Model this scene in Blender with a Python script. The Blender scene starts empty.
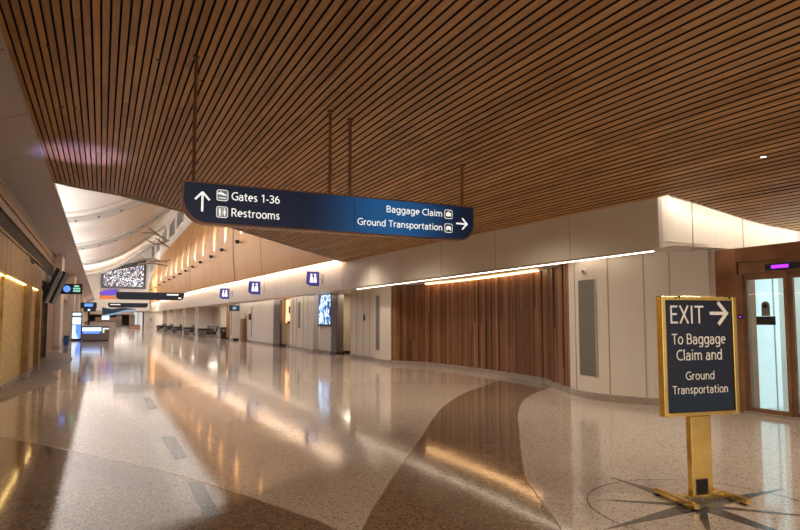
import bpy, math, random
from mathutils import Vector, Matrix
random.seed(4)
S = bpy.context.scene
COL = S.collection
R = math.radians

# ------------------------------------------------------------------ materials
def mat(name, col, rough=.5, metal=0., emis=None, estr=0., noise=0., nscale=5., bump=0., spec=None):
    m = bpy.data.materials.new(name); m.use_nodes = True
    nt = m.node_tree; b = nt.nodes['Principled BSDF']
    b.inputs['Roughness'].default_value = rough
    b.inputs['Metallic'].default_value = metal
    if spec is not None: b.inputs['Specular IOR Level'].default_value = spec
    tc = nt.nodes.new('ShaderNodeTexCoord')
    n = nt.nodes.new('ShaderNodeTexNoise'); n.inputs['Scale'].default_value = nscale
    n.inputs['Detail'].default_value = 4
    nt.links.new(tc.outputs['Object'], n.inputs['Vector'])
    r = nt.nodes.new('ShaderNodeValToRGB')
    r.color_ramp.elements[0].position = .3; r.color_ramp.elements[1].position = .7
    k0, k1 = 1-noise, 1+noise*.6
    r.color_ramp.elements[0].color = (*[min(1, c*k0) for c in col], 1)
    r.color_ramp.elements[1].color = (*[min(1, c*k1) for c in col], 1)
    nt.links.new(n.outputs['Fac'], r.inputs['Fac'])
    nt.links.new(r.outputs['Color'], b.inputs['Base Color'])
    if bump:
        bp = nt.nodes.new('ShaderNodeBump'); bp.inputs['Strength'].default_value = bump
        bp.inputs['Distance'].default_value = .01
        nt.links.new(n.outputs['Fac'], bp.inputs['Height']); nt.links.new(bp.outputs['Normal'], b.inputs['Normal'])
    if emis:
        b.inputs['Emission Color'].default_value = (*emis, 1); b.inputs['Emission Strength'].default_value = estr
    return m

def N(nt, t, **kw):
    n = nt.nodes.new(t)
    for k, v in kw.items(): setattr(n, k, v)
    return n
def math_n(nt, op, a, b=None):
    n = nt.nodes.new('ShaderNodeMath'); n.operation = op
    for i, v in enumerate((a, b)):
        if v is None: continue
        if isinstance(v, (int, float)): n.inputs[i].default_value = v
        else: nt.links.new(v, n.inputs[i])
    return n.outputs[0]

def board_mat(name, axis, pitch, length, cols, rough=.45, off=0., other=1., sheen=.4):
    """planks: random tone per board and per length"""
    m = bpy.data.materials.new(name); m.use_nodes = True
    nt = m.node_tree; L = nt.links; b = nt.nodes['Principled BSDF']
    tc = N(nt, 'ShaderNodeTexCoord'); sp = N(nt, 'ShaderNodeSeparateXYZ'); L.new(tc.outputs['Object'], sp.inputs[0])
    ax = {'X': 0, 'Y': 1, 'Z': 2}
    i = math_n(nt, 'FLOOR', math_n(nt, 'DIVIDE', math_n(nt, 'ADD', sp.outputs[ax[axis[0]]], off), pitch))
    w1 = N(nt, 'ShaderNodeTexWhiteNoise', noise_dimensions='1D'); L.new(i, w1.inputs['W'])
    j = math_n(nt, 'FLOOR', math_n(nt, 'ADD', math_n(nt, 'DIVIDE', sp.outputs[ax[axis[1]]], length), math_n(nt, 'MULTIPLY', w1.outputs['Value'], 7.)))
    cb = N(nt, 'ShaderNodeCombineXYZ'); L.new(i, cb.inputs[0]); L.new(j, cb.inputs[1])
    w2 = N(nt, 'ShaderNodeTexWhiteNoise', noise_dimensions='3D'); L.new(cb.outputs[0], w2.inputs['Vector'])
    mp = N(nt, 'ShaderNodeMapping'); L.new(tc.outputs['Object'], mp.inputs[0])
    sc = [18., 18., 18.]; sc[ax[axis[1]]] = 1.2; mp.inputs['Scale'].default_value = sc
    nz = N(nt, 'ShaderNodeTexNoise'); nz.inputs['Scale'].default_value = 1.6; nz.inputs['Detail'].default_value = 6
    L.new(mp.outputs[0], nz.inputs['Vector'])
    f = math_n(nt, 'ADD', math_n(nt, 'MULTIPLY', w2.outputs['Value'], .7*other), math_n(nt, 'MULTIPLY', math_n(nt, 'SUBTRACT', nz.outputs['Fac'], .35), .8))
    r = N(nt, 'ShaderNodeValToRGB')
    els = r.color_ramp.elements
    els[0].color = (*cols[0], 1); els[1].color = (*cols[-1], 1)
    for k, c in enumerate(cols[1:-1]):
        e = els.new((k+1)/(len(cols)-1)); e.color = (*c, 1)
    L.new(f, r.inputs[0]); L.new(r.outputs[0], b.inputs['Base Color'])
    b.inputs['Roughness'].default_value = rough; b.inputs['Specular IOR Level'].default_value = sheen
    return m

def terrazzo(name, col, chips, scale=60., rough=.1, dens=.35, wob=.25):
    m = bpy.data.materials.new(name); m.use_nodes = True
    nt = m.node_tree; L = nt.links; b = nt.nodes['Principled BSDF']
    tc = N(nt, 'ShaderNodeTexCoord')
    v = N(nt, 'ShaderNodeTexVoronoi'); v.inputs['Scale'].default_value = scale; L.new(tc.outputs['Object'], v.inputs['Vector'])
    w = N(nt, 'ShaderNodeTexWhiteNoise', noise_dimensions='3D'); L.new(v.outputs['Position'], w.inputs['Vector'])
    r = N(nt, 'ShaderNodeValToRGB'); r.color_ramp.interpolation = 'CONSTANT'
    r.color_ramp.elements[0].color = (*chips[0], 1); r.color_ramp.elements[1].position = dens*.35; r.color_ramp.elements[1].color = (*chips[1], 1)
    e = r.color_ramp.elements.new(dens*.7); e.color = (*chips[2], 1)
    e = r.color_ramp.elements.new(dens); e.color = (*col, 1)
    L.new(w.outputs['Value'], r.inputs[0])
    big = N(nt, 'ShaderNodeTexNoise'); big.inputs['Scale'].default_value = .5; big.inputs['Detail'].default_value = 3; L.new(tc.outputs['Object'], big.inputs['Vector'])
    mx = N(nt, 'ShaderNodeMix', data_type='RGBA', blend_type='MULTIPLY'); mx.inputs['Factor'].default_value = 1
    rr = N(nt, 'ShaderNodeValToRGB'); rr.color_ramp.elements[0].color = (.86, .84, .82, 1); rr.color_ramp.elements[1].color = (1, 1, 1, 1)
    L.new(big.outputs['Fac'], rr.inputs[0]); L.new(r.outputs[0], mx.inputs[6]); L.new(rr.outputs[0], mx.inputs[7]); L.new(mx.outputs[2], b.inputs['Base Color'])
    # polished slab: slow waviness plus a fine orange peel
    nz = N(nt, 'ShaderNodeTexNoise'); nz.inputs['Scale'].default_value = .9; nz.inputs['Detail'].default_value = 3; L.new(tc.outputs['Object'], nz.inputs['Vector'])
    bp = N(nt, 'ShaderNodeBump'); bp.inputs['Strength'].default_value = wob; bp.inputs['Distance'].default_value = .012
    L.new(nz.outputs['Fac'], bp.inputs['Height']); L.new(bp.outputs[0], b.inputs['Normal'])
    rn = N(nt, 'ShaderNodeMapRange'); rn.inputs['To Min'].default_value = rough*.7; rn.inputs['To Max'].default_value = rough*1.5
    L.new(big.outputs['Fac'], rn.inputs[0]); L.new(rn.outputs[0], b.inputs['Roughness'])
    b.inputs['IOR'].default_value = 1.6
    return m

M = {}
M['slat'] = board_mat('ceiling_wood', 'XY', .1146, 2.6, [(.31,.155,.055), (.46,.245,.09), (.60,.335,.13), (.82,.48,.22)], .45, off=1.39, sheen=.4, other=.6)
M['slatshade'] = mat('slat_gap_shade', (.02,.009,.005), .8)  # near-black side faces paint the shadow in the gaps between slats
M['black'] = mat('black', (.012,.010,.009), .7)
M['plenum'] = mat('plenum', (.006,.004,.003), .9)
M['walnut'] = board_mat('walnut_panel', 'YZ', .12, 6., [(.075,.030,.014), (.17,.072,.032), (.26,.12,.055), (.40,.20,.10)], .38)
M['hull'] = board_mat('honey_veneer', 'YZ', 2.6, 1.6, [(.56,.27,.085), (.64,.33,.115), (.70,.38,.14), (.78,.45,.19)], .42, other=.5)
M['seam'] = mat('seam', (.10,.045,.02), .6)
M['white'] = mat('warm_white_panel', (.72,.65,.575), .4, noise=.04, nscale=.6)
M['fascia'] = mat('fascia_white', (.70,.635,.56), .38, noise=.04, nscale=.5)
M['beige'] = mat('beige_wall', (.50,.41,.30), .5, noise=.05)
M['vault'] = mat('vault_white', (.72,.68,.64), .6, noise=.05, nscale=.3)
M['rib'] = mat('rib_grey', (.52,.49,.47), .5)
M['joint'] = mat('joint', (.42,.37,.31), .7)
M['soffit'] = mat('soffit_beige', (.45,.38,.345), .5, noise=.06, nscale=.6)
M['bronze'] = mat('bronze', (.20,.13,.08), .35, .8, noise=.15)
M['darkbronze'] = mat('dark_bronze', (.07,.05,.04), .35, .7, noise=.15)
M['copper'] = mat('copper_cladding', (.33,.16,.09), .34, .55, noise=.3, nscale=2.5)
M['base'] = mat('baseboard_metal', (.42,.37,.32), .35, .35, noise=.1)
M['steel'] = mat('steel_column', (.15,.125,.12), .3, .6, noise=.1)
M['goldwall'] = mat('gold_wall', (.40,.265,.115), .5, .2, noise=.3, nscale=3)
M['goldtile'] = mat('gold_tile', (.78,.56,.20), .45, .2, noise=.3, nscale=7, bump=.6)
M['brass'] = mat('polished_brass', (.95,.70,.25), .2, 1., noise=.12, nscale=14)
M['navy'] = mat('navy_sign', (.008,.017,.045), .35, noise=.1)
M['signblue'] = mat('sign_blue', (.008,.022,.055), .22, noise=.15, nscale=1.5)
M['letter'] = mat('letter_white', (.85,.85,.82), .5, emis=(.95,.95,.9), estr=.75)
M['letterex'] = mat('letter_cream', (.82,.76,.66), .5, emis=(1,.9,.78), estr=.12)
M['iconbg'] = mat('icon_grey', (.30,.34,.36), .5, emis=(.6,.7,.75), estr=.12)
M['strip'] = mat('strip_light', (1,.9,.75), .5, emis=(1,.84,.64), estr=7)
M['cove'] = mat('cove_light', (1,.9,.75), .5, emis=(1,.88,.72), estr=16)
M['warmstrip'] = mat('warm_strip', (1,.7,.3), .5, emis=(1,.62,.30), estr=6)
M['gold_strip'] = mat('gold_strip', (1,.8,.4), .5, emis=(1,.75,.30), estr=6)
M['lens'] = mat('lens', (1,.9,.8), .4, emis=(1,.85,.65), estr=3)
M['greyinset'] = mat('grey_mesh_inset', (.22,.21,.18), .45, .3, noise=.2, nscale=120)
M['purple'] = mat('purple_led', (.4,.05,.8), .4, emis=(.26,.02,1), estr=2.2)
M['blade'] = mat('blade_sign_blue', (.03,.035,.22), .4, emis=(.05,.06,.4), estr=.35)
M['teal'] = mat('teal_sign', (.02,.06,.11), .4)
M['orange'] = mat('orange_poster', (.9,.35,.15), .5, emis=(1,.45,.22), estr=1.6, noise=.3, nscale=3)
M['gun'] = mat('black_plastic', (.02,.02,.022), .4)
M['seatblack'] = mat('black_vinyl', (.025,.022,.022), .45)
M['chrome'] = mat('chrome', (.6,.6,.6), .2, 1.)
M['grate'] = mat('dark_glass_panel', (.06,.07,.085), .3, .3)
M['roomglow'] = mat('vestibule_glow_white', (.68,.74,.74), .5, emis=(.86,.96,1), estr=.36, noise=.05)  # brightness of the lit room put into its surfaces as glow
M['counter'] = mat('counter_grey', (.20,.17,.17), .35, noise=.1)
M['countertop'] = mat('counter_light', (.55,.48,.42), .4, noise=.08)
M['wood'] = mat('plain_wood', (.24,.12,.06), .4, noise=.25, nscale=4)
M['screenblue'] = mat('screen_blue', (.1,.2,.6), .3, emis=(.12,.32,.95), estr=1.0, noise=.5, nscale=2)
M['screenwhite'] = mat('screen_white', (.6,.7,.8), .3, emis=(.70,.86,1), estr=.95)
M['screendeep'] = mat('screen_deep', (.02,.1,.5), .3, emis=(.05,.2,.85), estr=1.3)
M['green'] = mat('screen_green', (.3,.8,.6), .3, emis=(.35,.85,.6), estr=.7)
M['mpurple'] = mat('mural_purple', (.12,.05,.5), .5, emis=(.16,.08,.7), estr=.5)
M['morange'] = mat('mural_orange', (.8,.2,.05), .5, emis=(.9,.25,.08), estr=.4)
M['wave'] = mat('wave_blue', (.02,.07,.17), .4)
M['wavel'] = mat('wave_light', (.25,.5,.7), .4, emis=(.3,.55,.8), estr=.3)
M['sculpt'] = mat('driftwood', (.30,.22,.17), .6)
M['floor'] = terrazzo('terrazzo_cream', (.60,.505,.43), [(.30,.22,.16), (.42,.34,.26), (.62,.54,.46)], 75, .075, .25, .18)
M['band'] = terrazzo('terrazzo_brown', (.225,.155,.10), [(.13,.085,.055), (.30,.22,.15), (.18,.12,.08)], 55, .07, .4, .16)
M['mat_in'] = terrazzo('terrazzo_umber', (.20,.145,.105), [(.12,.08,.05), (.28,.21,.15), (.16,.11,.08)], 55, .42, .45, .1)
M['slate'] = terrazzo('terrazzo_slate', (.10,.095,.09), [(.06,.05,.05), (.16,.15,.15), (.09,.1,.11)], 60, .12, .4, .1)
M['slateblue'] = terrazzo('terrazzo_blue_grey', (.115,.135,.145), [(.06,.07,.08), (.2,.22,.22), (.1,.11,.12)], 60, .12, .4, .1)
M['brassline'] = mat('brass_divider', (.50,.38,.26), .25, .8)

# glass
g = bpy.data.materials.new('door_glass'); g.use_nodes = True
nt = g.node_tree; nt.nodes.remove(nt.nodes['Principled BSDF'])
tr = N(nt, 'ShaderNodeBsdfTransparent'); tr.inputs[0].default_value = (.86,.95,.96,1)
gl = N(nt, 'ShaderNodeBsdfGlossy'); gl.inputs['Roughness'].default_value = .03
fr = N(nt, 'ShaderNodeFresnel'); fr.inputs[0].default_value = 1.45
mx = N(nt, 'ShaderNodeMixShader'); nt.links.new(fr.outputs[0], mx.inputs[0]); nt.links.new(tr.outputs[0], mx.inputs[1]); nt.links.new(gl.outputs[0], mx.inputs[2])
nt.links.new(mx.outputs[0], nt.nodes['Material Output'].inputs[0]); M['glass'] = g

# mosaic screen: bright blue-white chips in a dark lattice
m = bpy.data.materials.new('mosaic'); m.use_nodes = True; nt = m.node_tree; b = nt.nodes['Principled BSDF']
tc = N(nt, 'ShaderNodeTexCoord'); mp = N(nt, 'ShaderNodeMapping'); mp.inputs['Rotation'].default_value = (0, R(45), 0); nt.links.new(tc.outputs['Object'], mp.inputs[0])
mp.inputs['Scale'].default_value = (1, .01, 1)
ck = N(nt, 'ShaderNodeTexVoronoi'); ck.distance = 'CHEBYCHEV'; ck.inputs['Scale'].default_value = 6.5; ck.inputs['Randomness'].default_value = .25; nt.links.new(mp.outputs[0], ck.inputs['Vector'])
wn = N(nt, 'ShaderNodeTexWhiteNoise'); nt.links.new(ck.outputs['Position'], wn.inputs[0])
rp = N(nt, 'ShaderNodeValToRGB'); rp.color_ramp.interpolation = 'CONSTANT'
for k, (p, c) in enumerate([(0, (.015,.015,.03)), (.46, (.08,.16,.32)), (.62, (.75,.80,.85)), (.9, (.5,.3,.32))]):
    e = rp.color_ramp.elements[k] if k < 2 else rp.color_ramp.elements.new(p)
    e.position = p; e.color = (*c, 1)
nt.links.new(wn.outputs[0], rp.inputs[0]); nt.links.new(rp.outputs[0], b.inputs['Base Color']); nt.links.new(rp.outputs[0], b.inputs['Emission Color']); b.inputs['Emission Strength'].default_value = .55
M['mosaic'] = m
# advert screen: blue-white blotches
m = bpy.data.materials.new('advert'); m.use_nodes = True; nt = m.node_tree; b = nt.nodes['Principled BSDF']
tc = N(nt, 'ShaderNodeTexCoord'); nz = N(nt, 'ShaderNodeTexNoise'); nz.inputs['Scale'].default_value = 3.2; nz.inputs['Detail'].default_value = 1; nz.inputs['Distortion'].default_value = 1.5
nt.links.new(tc.outputs['Object'], nz.inputs['Vector']); rp = N(nt, 'ShaderNodeValToRGB')
for k, (p, c) in enumerate([(.38, (.01,.03,.14)), (.46, (.05,.16,.5)), (.52, (.3,.55,.8)), (.58, (.85,.92,.98))]):
    e = rp.color_ramp.elements[k] if k < 2 else rp.color_ramp.elements.new(p)
    e.position = p; e.color = (*c, 1)
nt.links.new(nz.outputs[0], rp.inputs[0]); nt.links.new(rp.outputs[0], b.inputs['Emission Color']); b.inputs['Emission Strength'].default_value = 1.5; b.inputs['Base Color'].default_value = (.02,.02,.03,1)
M['advert'] = m
# hanging sign face: navy with a brighter blue patch in the middle
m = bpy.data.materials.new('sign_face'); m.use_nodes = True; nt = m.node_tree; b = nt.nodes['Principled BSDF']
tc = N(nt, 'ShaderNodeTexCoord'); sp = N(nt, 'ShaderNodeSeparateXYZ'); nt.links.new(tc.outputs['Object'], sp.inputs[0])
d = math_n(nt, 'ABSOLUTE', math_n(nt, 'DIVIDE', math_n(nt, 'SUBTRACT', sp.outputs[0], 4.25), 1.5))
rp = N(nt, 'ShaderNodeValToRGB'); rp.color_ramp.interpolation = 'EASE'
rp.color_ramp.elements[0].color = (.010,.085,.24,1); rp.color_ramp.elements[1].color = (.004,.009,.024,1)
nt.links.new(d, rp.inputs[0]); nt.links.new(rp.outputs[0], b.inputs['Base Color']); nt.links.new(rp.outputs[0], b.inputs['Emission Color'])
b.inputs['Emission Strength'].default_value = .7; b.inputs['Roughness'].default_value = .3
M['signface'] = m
# fluted lower field of the exit poster
# ------------------------------------------------------------------ mesh helpers
class MB:
    def __init__(s): s.v = []; s.f = []
    def add(s, vs, fs):
        o = len(s.v); s.v += [tuple(v) for v in vs]; s.f += [tuple(i+o for i in f) for f in fs]; return s
    def box(s, a, b):
        x0, y0, z0 = a; x1, y1, z1 = b
        return s.add([(x0,y0,z0),(x1,y0,z0),(x1,y1,z0),(x0,y1,z0),(x0,y0,z1),(x1,y0,z1),(x1,y1,z1),(x0,y1,z1)],
                     [(0,3,2,1),(4,5,6,7),(0,1,5,4),(1,2,6,5),(2,3,7,6),(3,0,4,7)])
    def rbox(s, c, size, rz=0, rx=0, ry=0):
        mt = Matrix.Translation(c) @ Matrix.Rotation(rz, 4, 'Z') @ Matrix.Rotation(ry, 4, 'Y') @ Matrix.Rotation(rx, 4, 'X')
        x, y, z = [q/2 for q in size]
        vs = [mt @ Vector(p) for p in [(-x,-y,-z),(x,-y,-z),(x,y,-z),(-x,y,-z),(-x,-y,z),(x,-y,z),(x,y,z),(-x,y,z)]]
        return s.add(vs, [(0,3,2,1),(4,5,6,7),(0,1,5,4),(1,2,6,5),(2,3,7,6),(3,0,4,7)])
    def tube(s, pts, r, n=8, cap=True):
        pts = [Vector(p) for p in pts]; rs = r if isinstance(r, (list, tuple)) else [r]*len(pts)
        vs = []; fs = []
        for i, p in enumerate(pts):
            t = (pts[min(i+1, len(pts)-1)] - pts[max(i-1, 0)]).normalized()
            up = Vector((0,0,1)) if abs(t.z) < .95 else Vector((1,0,0))
            a = t.cross(up).normalized(); b = t.cross(a)
            for k in range(n):
                q = 2*math.pi*k/n; vs.append(p + (a*math.cos(q)+b*math.sin(q))*rs[i])
        for i in range(len(pts)-1):
            for k in range(n):
                fs.append((i*n+k, i*n+(k+1)%n, (i+1)*n+(k+1)%n, (i+1)*n+k))
        if cap: fs.append(tuple(range(n))); fs.append(tuple(range((len(pts)-1)*n, len(pts)*n)))
        return s.add(vs, fs)
    def grid(s, rows):
        n = len(rows[0]); vs = [p for r in rows for p in r]
        return s.add(vs, [(i*n+j, i*n+j+1, (i+1)*n+j+1, (i+1)*n+j) for i in range(len(rows)-1) for j in range(n-1)])
    def prism(s, pts, ext):
        """polygon extruded by vector ext"""
        n = len(pts); e = Vector(ext); P = [Vector(p) for p in pts]
        vs = P + [p+e for p in P]
        return s.add(vs, [tuple(range(n-1, -1, -1)), tuple(range(n, 2*n))] + [(i, (i+1) % n, n+(i+1) % n, n+i) for i in range(n)])
    def wall(s, path, z0, z1, t):
        """vertical slab along plan path, thickness t toward the left normal; z may be functions of index"""
        n = len(path); out = []
        for i, p in enumerate(path):
            a = path[max(i-1,0)]; b = path[min(i+1,n-1)]
            dx, dy = b[0]-a[0], b[1]-a[1]; l = math.hypot(dx, dy)
            out.append((p[0]-dy/l*t, p[1]+dx/l*t))
        g = lambda z, i: z[i] if isinstance(z, (list, tuple)) else z
        rows = []
        for i in range(n):
            a, b = path[i], out[i]
            rows.append([(a[0],a[1],g(z0,i)), (a[0],a[1],g(z1,i)), (b[0],b[1],g(z1,i)), (b[0],b[1],g(z0,i))])
        o = len(s.v); vs = [p for r in rows for p in r]
        fs = [(i*4+j, i*4+(j+1)%4, (i+1)*4+(j+1)%4, (i+1)*4+j) for i in range(n-1) for j in range(4)] + [(0,1,2,3), tuple((n-1)*4+k for k in (3,2,1,0))]
        return s.add(vs, fs)
    def build(s, name, m, parent=None, smooth=False, loc=None, bevel=0, **props):
        me = bpy.data.meshes.new(name); me.from_pydata(s.v, [], s.f); me.update()
        import bmesh
        bm = bmesh.new(); bm.from_mesh(me); bmesh.ops.recalc_face_normals(bm, faces=bm.faces[:]); bm.to_mesh(me); bm.free()
        me.materials.append(M[m] if isinstance(m, str) else m)
        if smooth:
            for p in me.polygons: p.use_smooth = True
        o = bpy.data.objects.new(name, me); COL.objects.link(o)
        if parent: o.parent = parent
        if loc: o.location = loc
        if bevel:
            md = o.modifiers.new('b', 'BEVEL'); md.width = bevel; md.segments = 2; md.limit_method = 'ANGLE'
        for k, v in props.items(): o[k] = v
        return o

def thing(name, label, cat, loc=(0,0,0), rz=0, group=None):
    o = bpy.data.objects.new(name, None); COL.objects.link(o); o.location = loc; o.rotation_euler = (0,0,rz)
    o['label'] = label; o['category'] = cat
    if group: o['group'] = group
    return o
def struct(o): o['kind'] = 'structure'; return o
def tag(o, label, cat, group=None):
    o['label'] = label; o['category'] = cat
    if group: o['group'] = group
    return o
def copy_tree(o, parent=None):
    c = o.copy(); COL.objects.link(c); c.parent = parent
    for ch in list(o.children): copy_tree(ch, c)
    return c
def _arc(cx, cy, rx, ry, a0, a1, n=12):
    return [(cx+rx*math.cos(R(a0+(a1-a0)*k/n)), cy+ry*math.sin(R(a0+(a1-a0)*k/n))) for k in range(n+1)]
XH = .72; B_ = (.30, .36)
def _bowl(): return _arc(.30, .36, .24, .36, 0, 360, 24)
GL = {   # humanist sans drawn as strokes: (advance, [polylines]); cap height 1
 'E': (.62, [[(.10,0),(.10,1)], [(.04,.945),(.55,.945)], [(.04,.52),(.50,.52)], [(.04,.055),(.56,.055)]]),
 'X': (.74, [[(.07,0),(.65,1)], [(.65,0),(.07,1)]]),
 'I': (.30, [[(.14,0),(.14,1)]]),
 'T': (.68, [[(.34,0),(.34,1)], [(.02,.945),(.66,.945)]]),
 'B': (.70, [[(.10,0),(.10,1)], [(.10,.95),(.36,.95)]+_arc(.36,.735,.19,.215,90,-90)+[(.10,.52)], [(.36,.52)]+_arc(.36,.285,.24,.235,90,-90)+[(.10,.05)]]),
 'C': (.74, [_arc(.50,.50,.43,.46,62,298,18)]),
 'G': (.84, [_arc(.52,.50,.45,.46,58,290,18)+[(.76,.10),(.76,.46)], [(.52,.46),(.80,.46)]]),
 'R': (.70, [[(.10,0),(.10,1)], [(.10,.95),(.34,.95)]+_arc(.34,.72,.22,.23,90,-90)+[(.10,.49)], [(.34,.49),(.64,0)]]),
 '1': (.60, [[(.36,0),(.36,1)], [(.36,.95),(.12,.80)]]),
 '3': (.64, [_arc(.28,.73,.24,.22,150,-70)+[(.24,.515)], [(.24,.515)]+_arc(.27,.28,.28,.235,75,-140)]),
 '6': (.66, [_arc(.34,.31,.25,.26,0,360,24), _arc(.62,.36,.53,.60,110,180,8)]),
 '-': (.40, [[(.06,.36),(.34,.36)]]),
 'a': (.62, [_arc(.29,.46,.21,.21,155,20,8)+[(.49,.40),(.49,0)], [(.49,.42),(.30,.41)]+_arc(.27,.21,.19,.20,90,290,12)+[(.49,.16)]]),
 'o': (.66, [_arc(.33,.36,.255,.33,0,360,24)]),
 'd': (.68, [_arc(.32,.36,.24,.33,0,360,24), [(.565,0),(.565,1.05)]]),
 'g': (.68, [_arc(.32,.36,.24,.33,0,360,24), [(.565,.72),(.565,-.05)]+_arc(.32,-.05,.245,.22,0,-140,10)]),
 'p': (.68, [_arc(.36,.36,.24,.33,0,360,24), [(.11,.72),(.11,-.30)]]),
 'e': (.62, [[(.08,.39),(.54,.39)]+_arc(.31,.37,.23,.31,4,300,20)]),
 'i': (.28, [[(.14,0),(.14,.72)], [(.14,.88),(.14,1.0)]]),
 'l': (.28, [[(.14,0),(.14,1.05)]]),
 'm': (1.0, [[(.11,0),(.11,.72)], [(.11,.45)]+_arc(.30,.46,.19,.215,160,0,8)+[(.49,0)], [(.49,.45)]+_arc(.69,.46,.19,.215,160,0,8)+[(.88,0)]]),
 'n': (.66, [[(.11,0),(.11,.72)], [(.11,.42)]+_arc(.33,.45,.21,.225,160,0,8)+[(.54,0)]]),
 'u': (.66, [[(.54,0),(.54,.72)], [(.11,.72),(.11,.27)]+_arc(.32,.27,.21,.225,180,340,8)]),
 'r': (.44, [[(.11,0),(.11,.72)], [(.11,.40)]+_arc(.36,.40,.25,.27,170,85,6)]),
 's': (.52, [_arc(.28,.53,.18,.145,45,220,8)+_arc(.24,.19,.18,.145,50,-145,8)]),
 't': (.46, [[(.19,.92),(.19,.20)]+_arc(.33,.19,.14,.145,180,285,6), [(.03,.665),(.40,.665)]]),
 ' ': (.32, []),
}
GL['C'] = (.74, [_arc(.50,.50,.43,.46,58,302,18)])
def text(body, parent, m, loc, width, height, align='LEFT', name='lettering', th=.128):
    """one line of lettering on a face looking along -Y, fitted to a width and a cap height in metres"""
    mb = MB(); cur = 0; lines = []; word = 0; wi = []
    for ch in body:
        adv, st = GL[ch]; word += ch == ' '; wi += [word]*len(st)
        for pl in st: lines.append([(x+cur, z) for x, z in pl])
        cur += adv + .035
    w = cur-.08; sx = width/w; sz = height
    x0 = loc[0] - {'LEFT': 0, 'CENTER': width/2, 'RIGHT': width}[align]
    for k, pl in enumerate(lines):
        if k and wi[k] != wi[k-1]: mb.build(name, m, parent); mb = MB()      # each word a part of its own
        P_ = [Vector((x0+(x-.03)*sx, 0, loc[2]+z*sz)) for x, z in pl]
        hw = th*height/2; y = loc[1]-.0002*(k % 3); L_, R_ = [], []
        for i, p in enumerate(P_):
            t = (P_[min(i+1, len(P_)-1)]-P_[max(i-1, 0)]).normalized(); n = Vector((-t.z, 0, t.x))
            L_.append(p+n*hw); R_.append(p-n*hw)
        vs = [(q.x, y, q.z) for q in L_+R_]+[(q.x, y+.002, q.z) for q in L_+R_]; n = len(P_)
        fs = [(i, i+1, n+i+1, n+i) for i in range(n-1)] + [(2*n+i, 2*n+i+1, 3*n+i+1, 3*n+i) for i in range(n-1)]
        fs += [(i, i+1, 2*n+i+1, 2*n+i) for i in range(n-1)] + [(n+i, n+i+1, 3*n+i+1, 3*n+i) for i in range(n-1)]
        mb.add(vs, fs)
    return mb.build(name, m, parent)
def flat(poly, z, h, name, m, parent):
    return MB().prism([(x, y, z) for x, y in poly], (0,0,h)).build(name, m, parent)
def spline(pts, n=8):
    out = []
    P = [Vector((*p, 0)) if len(p) == 2 else Vector(p) for p in pts]
    for i in range(len(P)-1):
        p0, p1, p2, p3 = P[max(i-1,0)], P[i], P[i+1], P[min(i+2, len(P)-1)]
        for k in range(n):
            t = k/n
            q = .5*((2*p1)+(-p0+p2)*t+(2*p0-5*p1+4*p2-p3)*t*t+(-p0+3*p1-3*p2+p3)*t*t*t)
            out.append(tuple(q)[:len(pts[0])])
    out.append(tuple(P[-1])[:len(pts[0])]); return out

def zc(X, Y):                       # underside of the slat ceiling
    return (5.45 if X < .83 else 5.659-.252*X) + .012*(Y-7.4)*min(max(X/8.35, 0), 1)
def lerp_tab(tab, x):
    if x <= tab[0][0]: return tab[0][1]
    for (a, fa), (b, fb) in zip(tab, tab[1:]):
        if x <= b: return fa+(fb-fa)*(x-a)/(b-a)
    return tab[-1][1]

# ------------------------------------------------------------------ floor
fl = MB().box((-12,-6,-.1), (16,240,0)).build('floor', 'floor'); struct(fl)
c1 = spline([(1.2,3.2),(1.74,4.25),(2.47,5.37),(3.37,6.65),(5.18,9.25),(6.85,11.17),(8.77,12.81),(9.75,13.5)])
c2 = spline([(2.5,2.9),(3.04,3.67),(3.5,4.57),(3.88,5.21),(5.22,7.11),(6.22,8.49),(7.47,9.94),(8.96,11.15),(9.4,11.4)])
flat(c1+c2[::-1], .0005, .0015, 'terrazzo_band', 'band', fl)
c3 = spline([(-1.75,10.4),(-1.14,9.58),(-.22,8.12),(.49,6.93),(1.08,5.69),(1.43,4.78),(1.56,4.33),(1.9,2.5)])
flat(c3+[(1.9,-5),(-1.75,-5)], .0005, .0015, 'terrazzo_band', 'band', fl)
c4 = spline([(-1.75,13.2),(-1.62,13.49),(-1.35,15.29),(-1.06,16.98),(-.98,18.65),(-1.26,20.9),(-1.12,22),(-.96,25.0),(-1.09,29.1),(-1.83,34),(-2.56,36.5)])
flat(c4+[(-2.6,36.5),(-2.6,13.2)], .0005, .0015, 'terrazzo_band', 'mat_in', fl)
for cc in (c1, c2, c3, c4):
    mb = MB()
    L_ = [(p[0]-.006, p[1]) for p in cc]; R_ = [(p[0]+.012, p[1]+.004) for p in cc]
    mb.prism([(x,y,.0012) for x,y in L_+R_[::-1]], (0,0,.0014)).build('divider_strip', 'brassline', fl)
flat([(.77,6.18),(.89,6.10),(.875,5.02),(.75,5.0)], .0021, .001, 'floor_tile', 'slateblue', fl)
flat([(.74,8.65),(.90,8.65),(.90,7.28),(.76,7.25)], .0006, .0015, 'floor_tile', 'slateblue', fl)
for k, (y0, y1) in enumerate([(11.5,13.2),(16.8,19.4),(24,28)]):
    flat([(.78,y0),(.92,y0),(.92,y1),(.78,y1)], .0006, .0015, 'floor_tile', 'slateblue', fl)
for y in (16.0, 30.0, 46.0, 66.0):        # brown cross bands in the concourse floor
    flat([(1.2,y),(7.2,y),(7.2,y+1.8),(1.2,y+1.8)], .0006, .0012, 'terrazzo_band', 'floor', fl)
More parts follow.
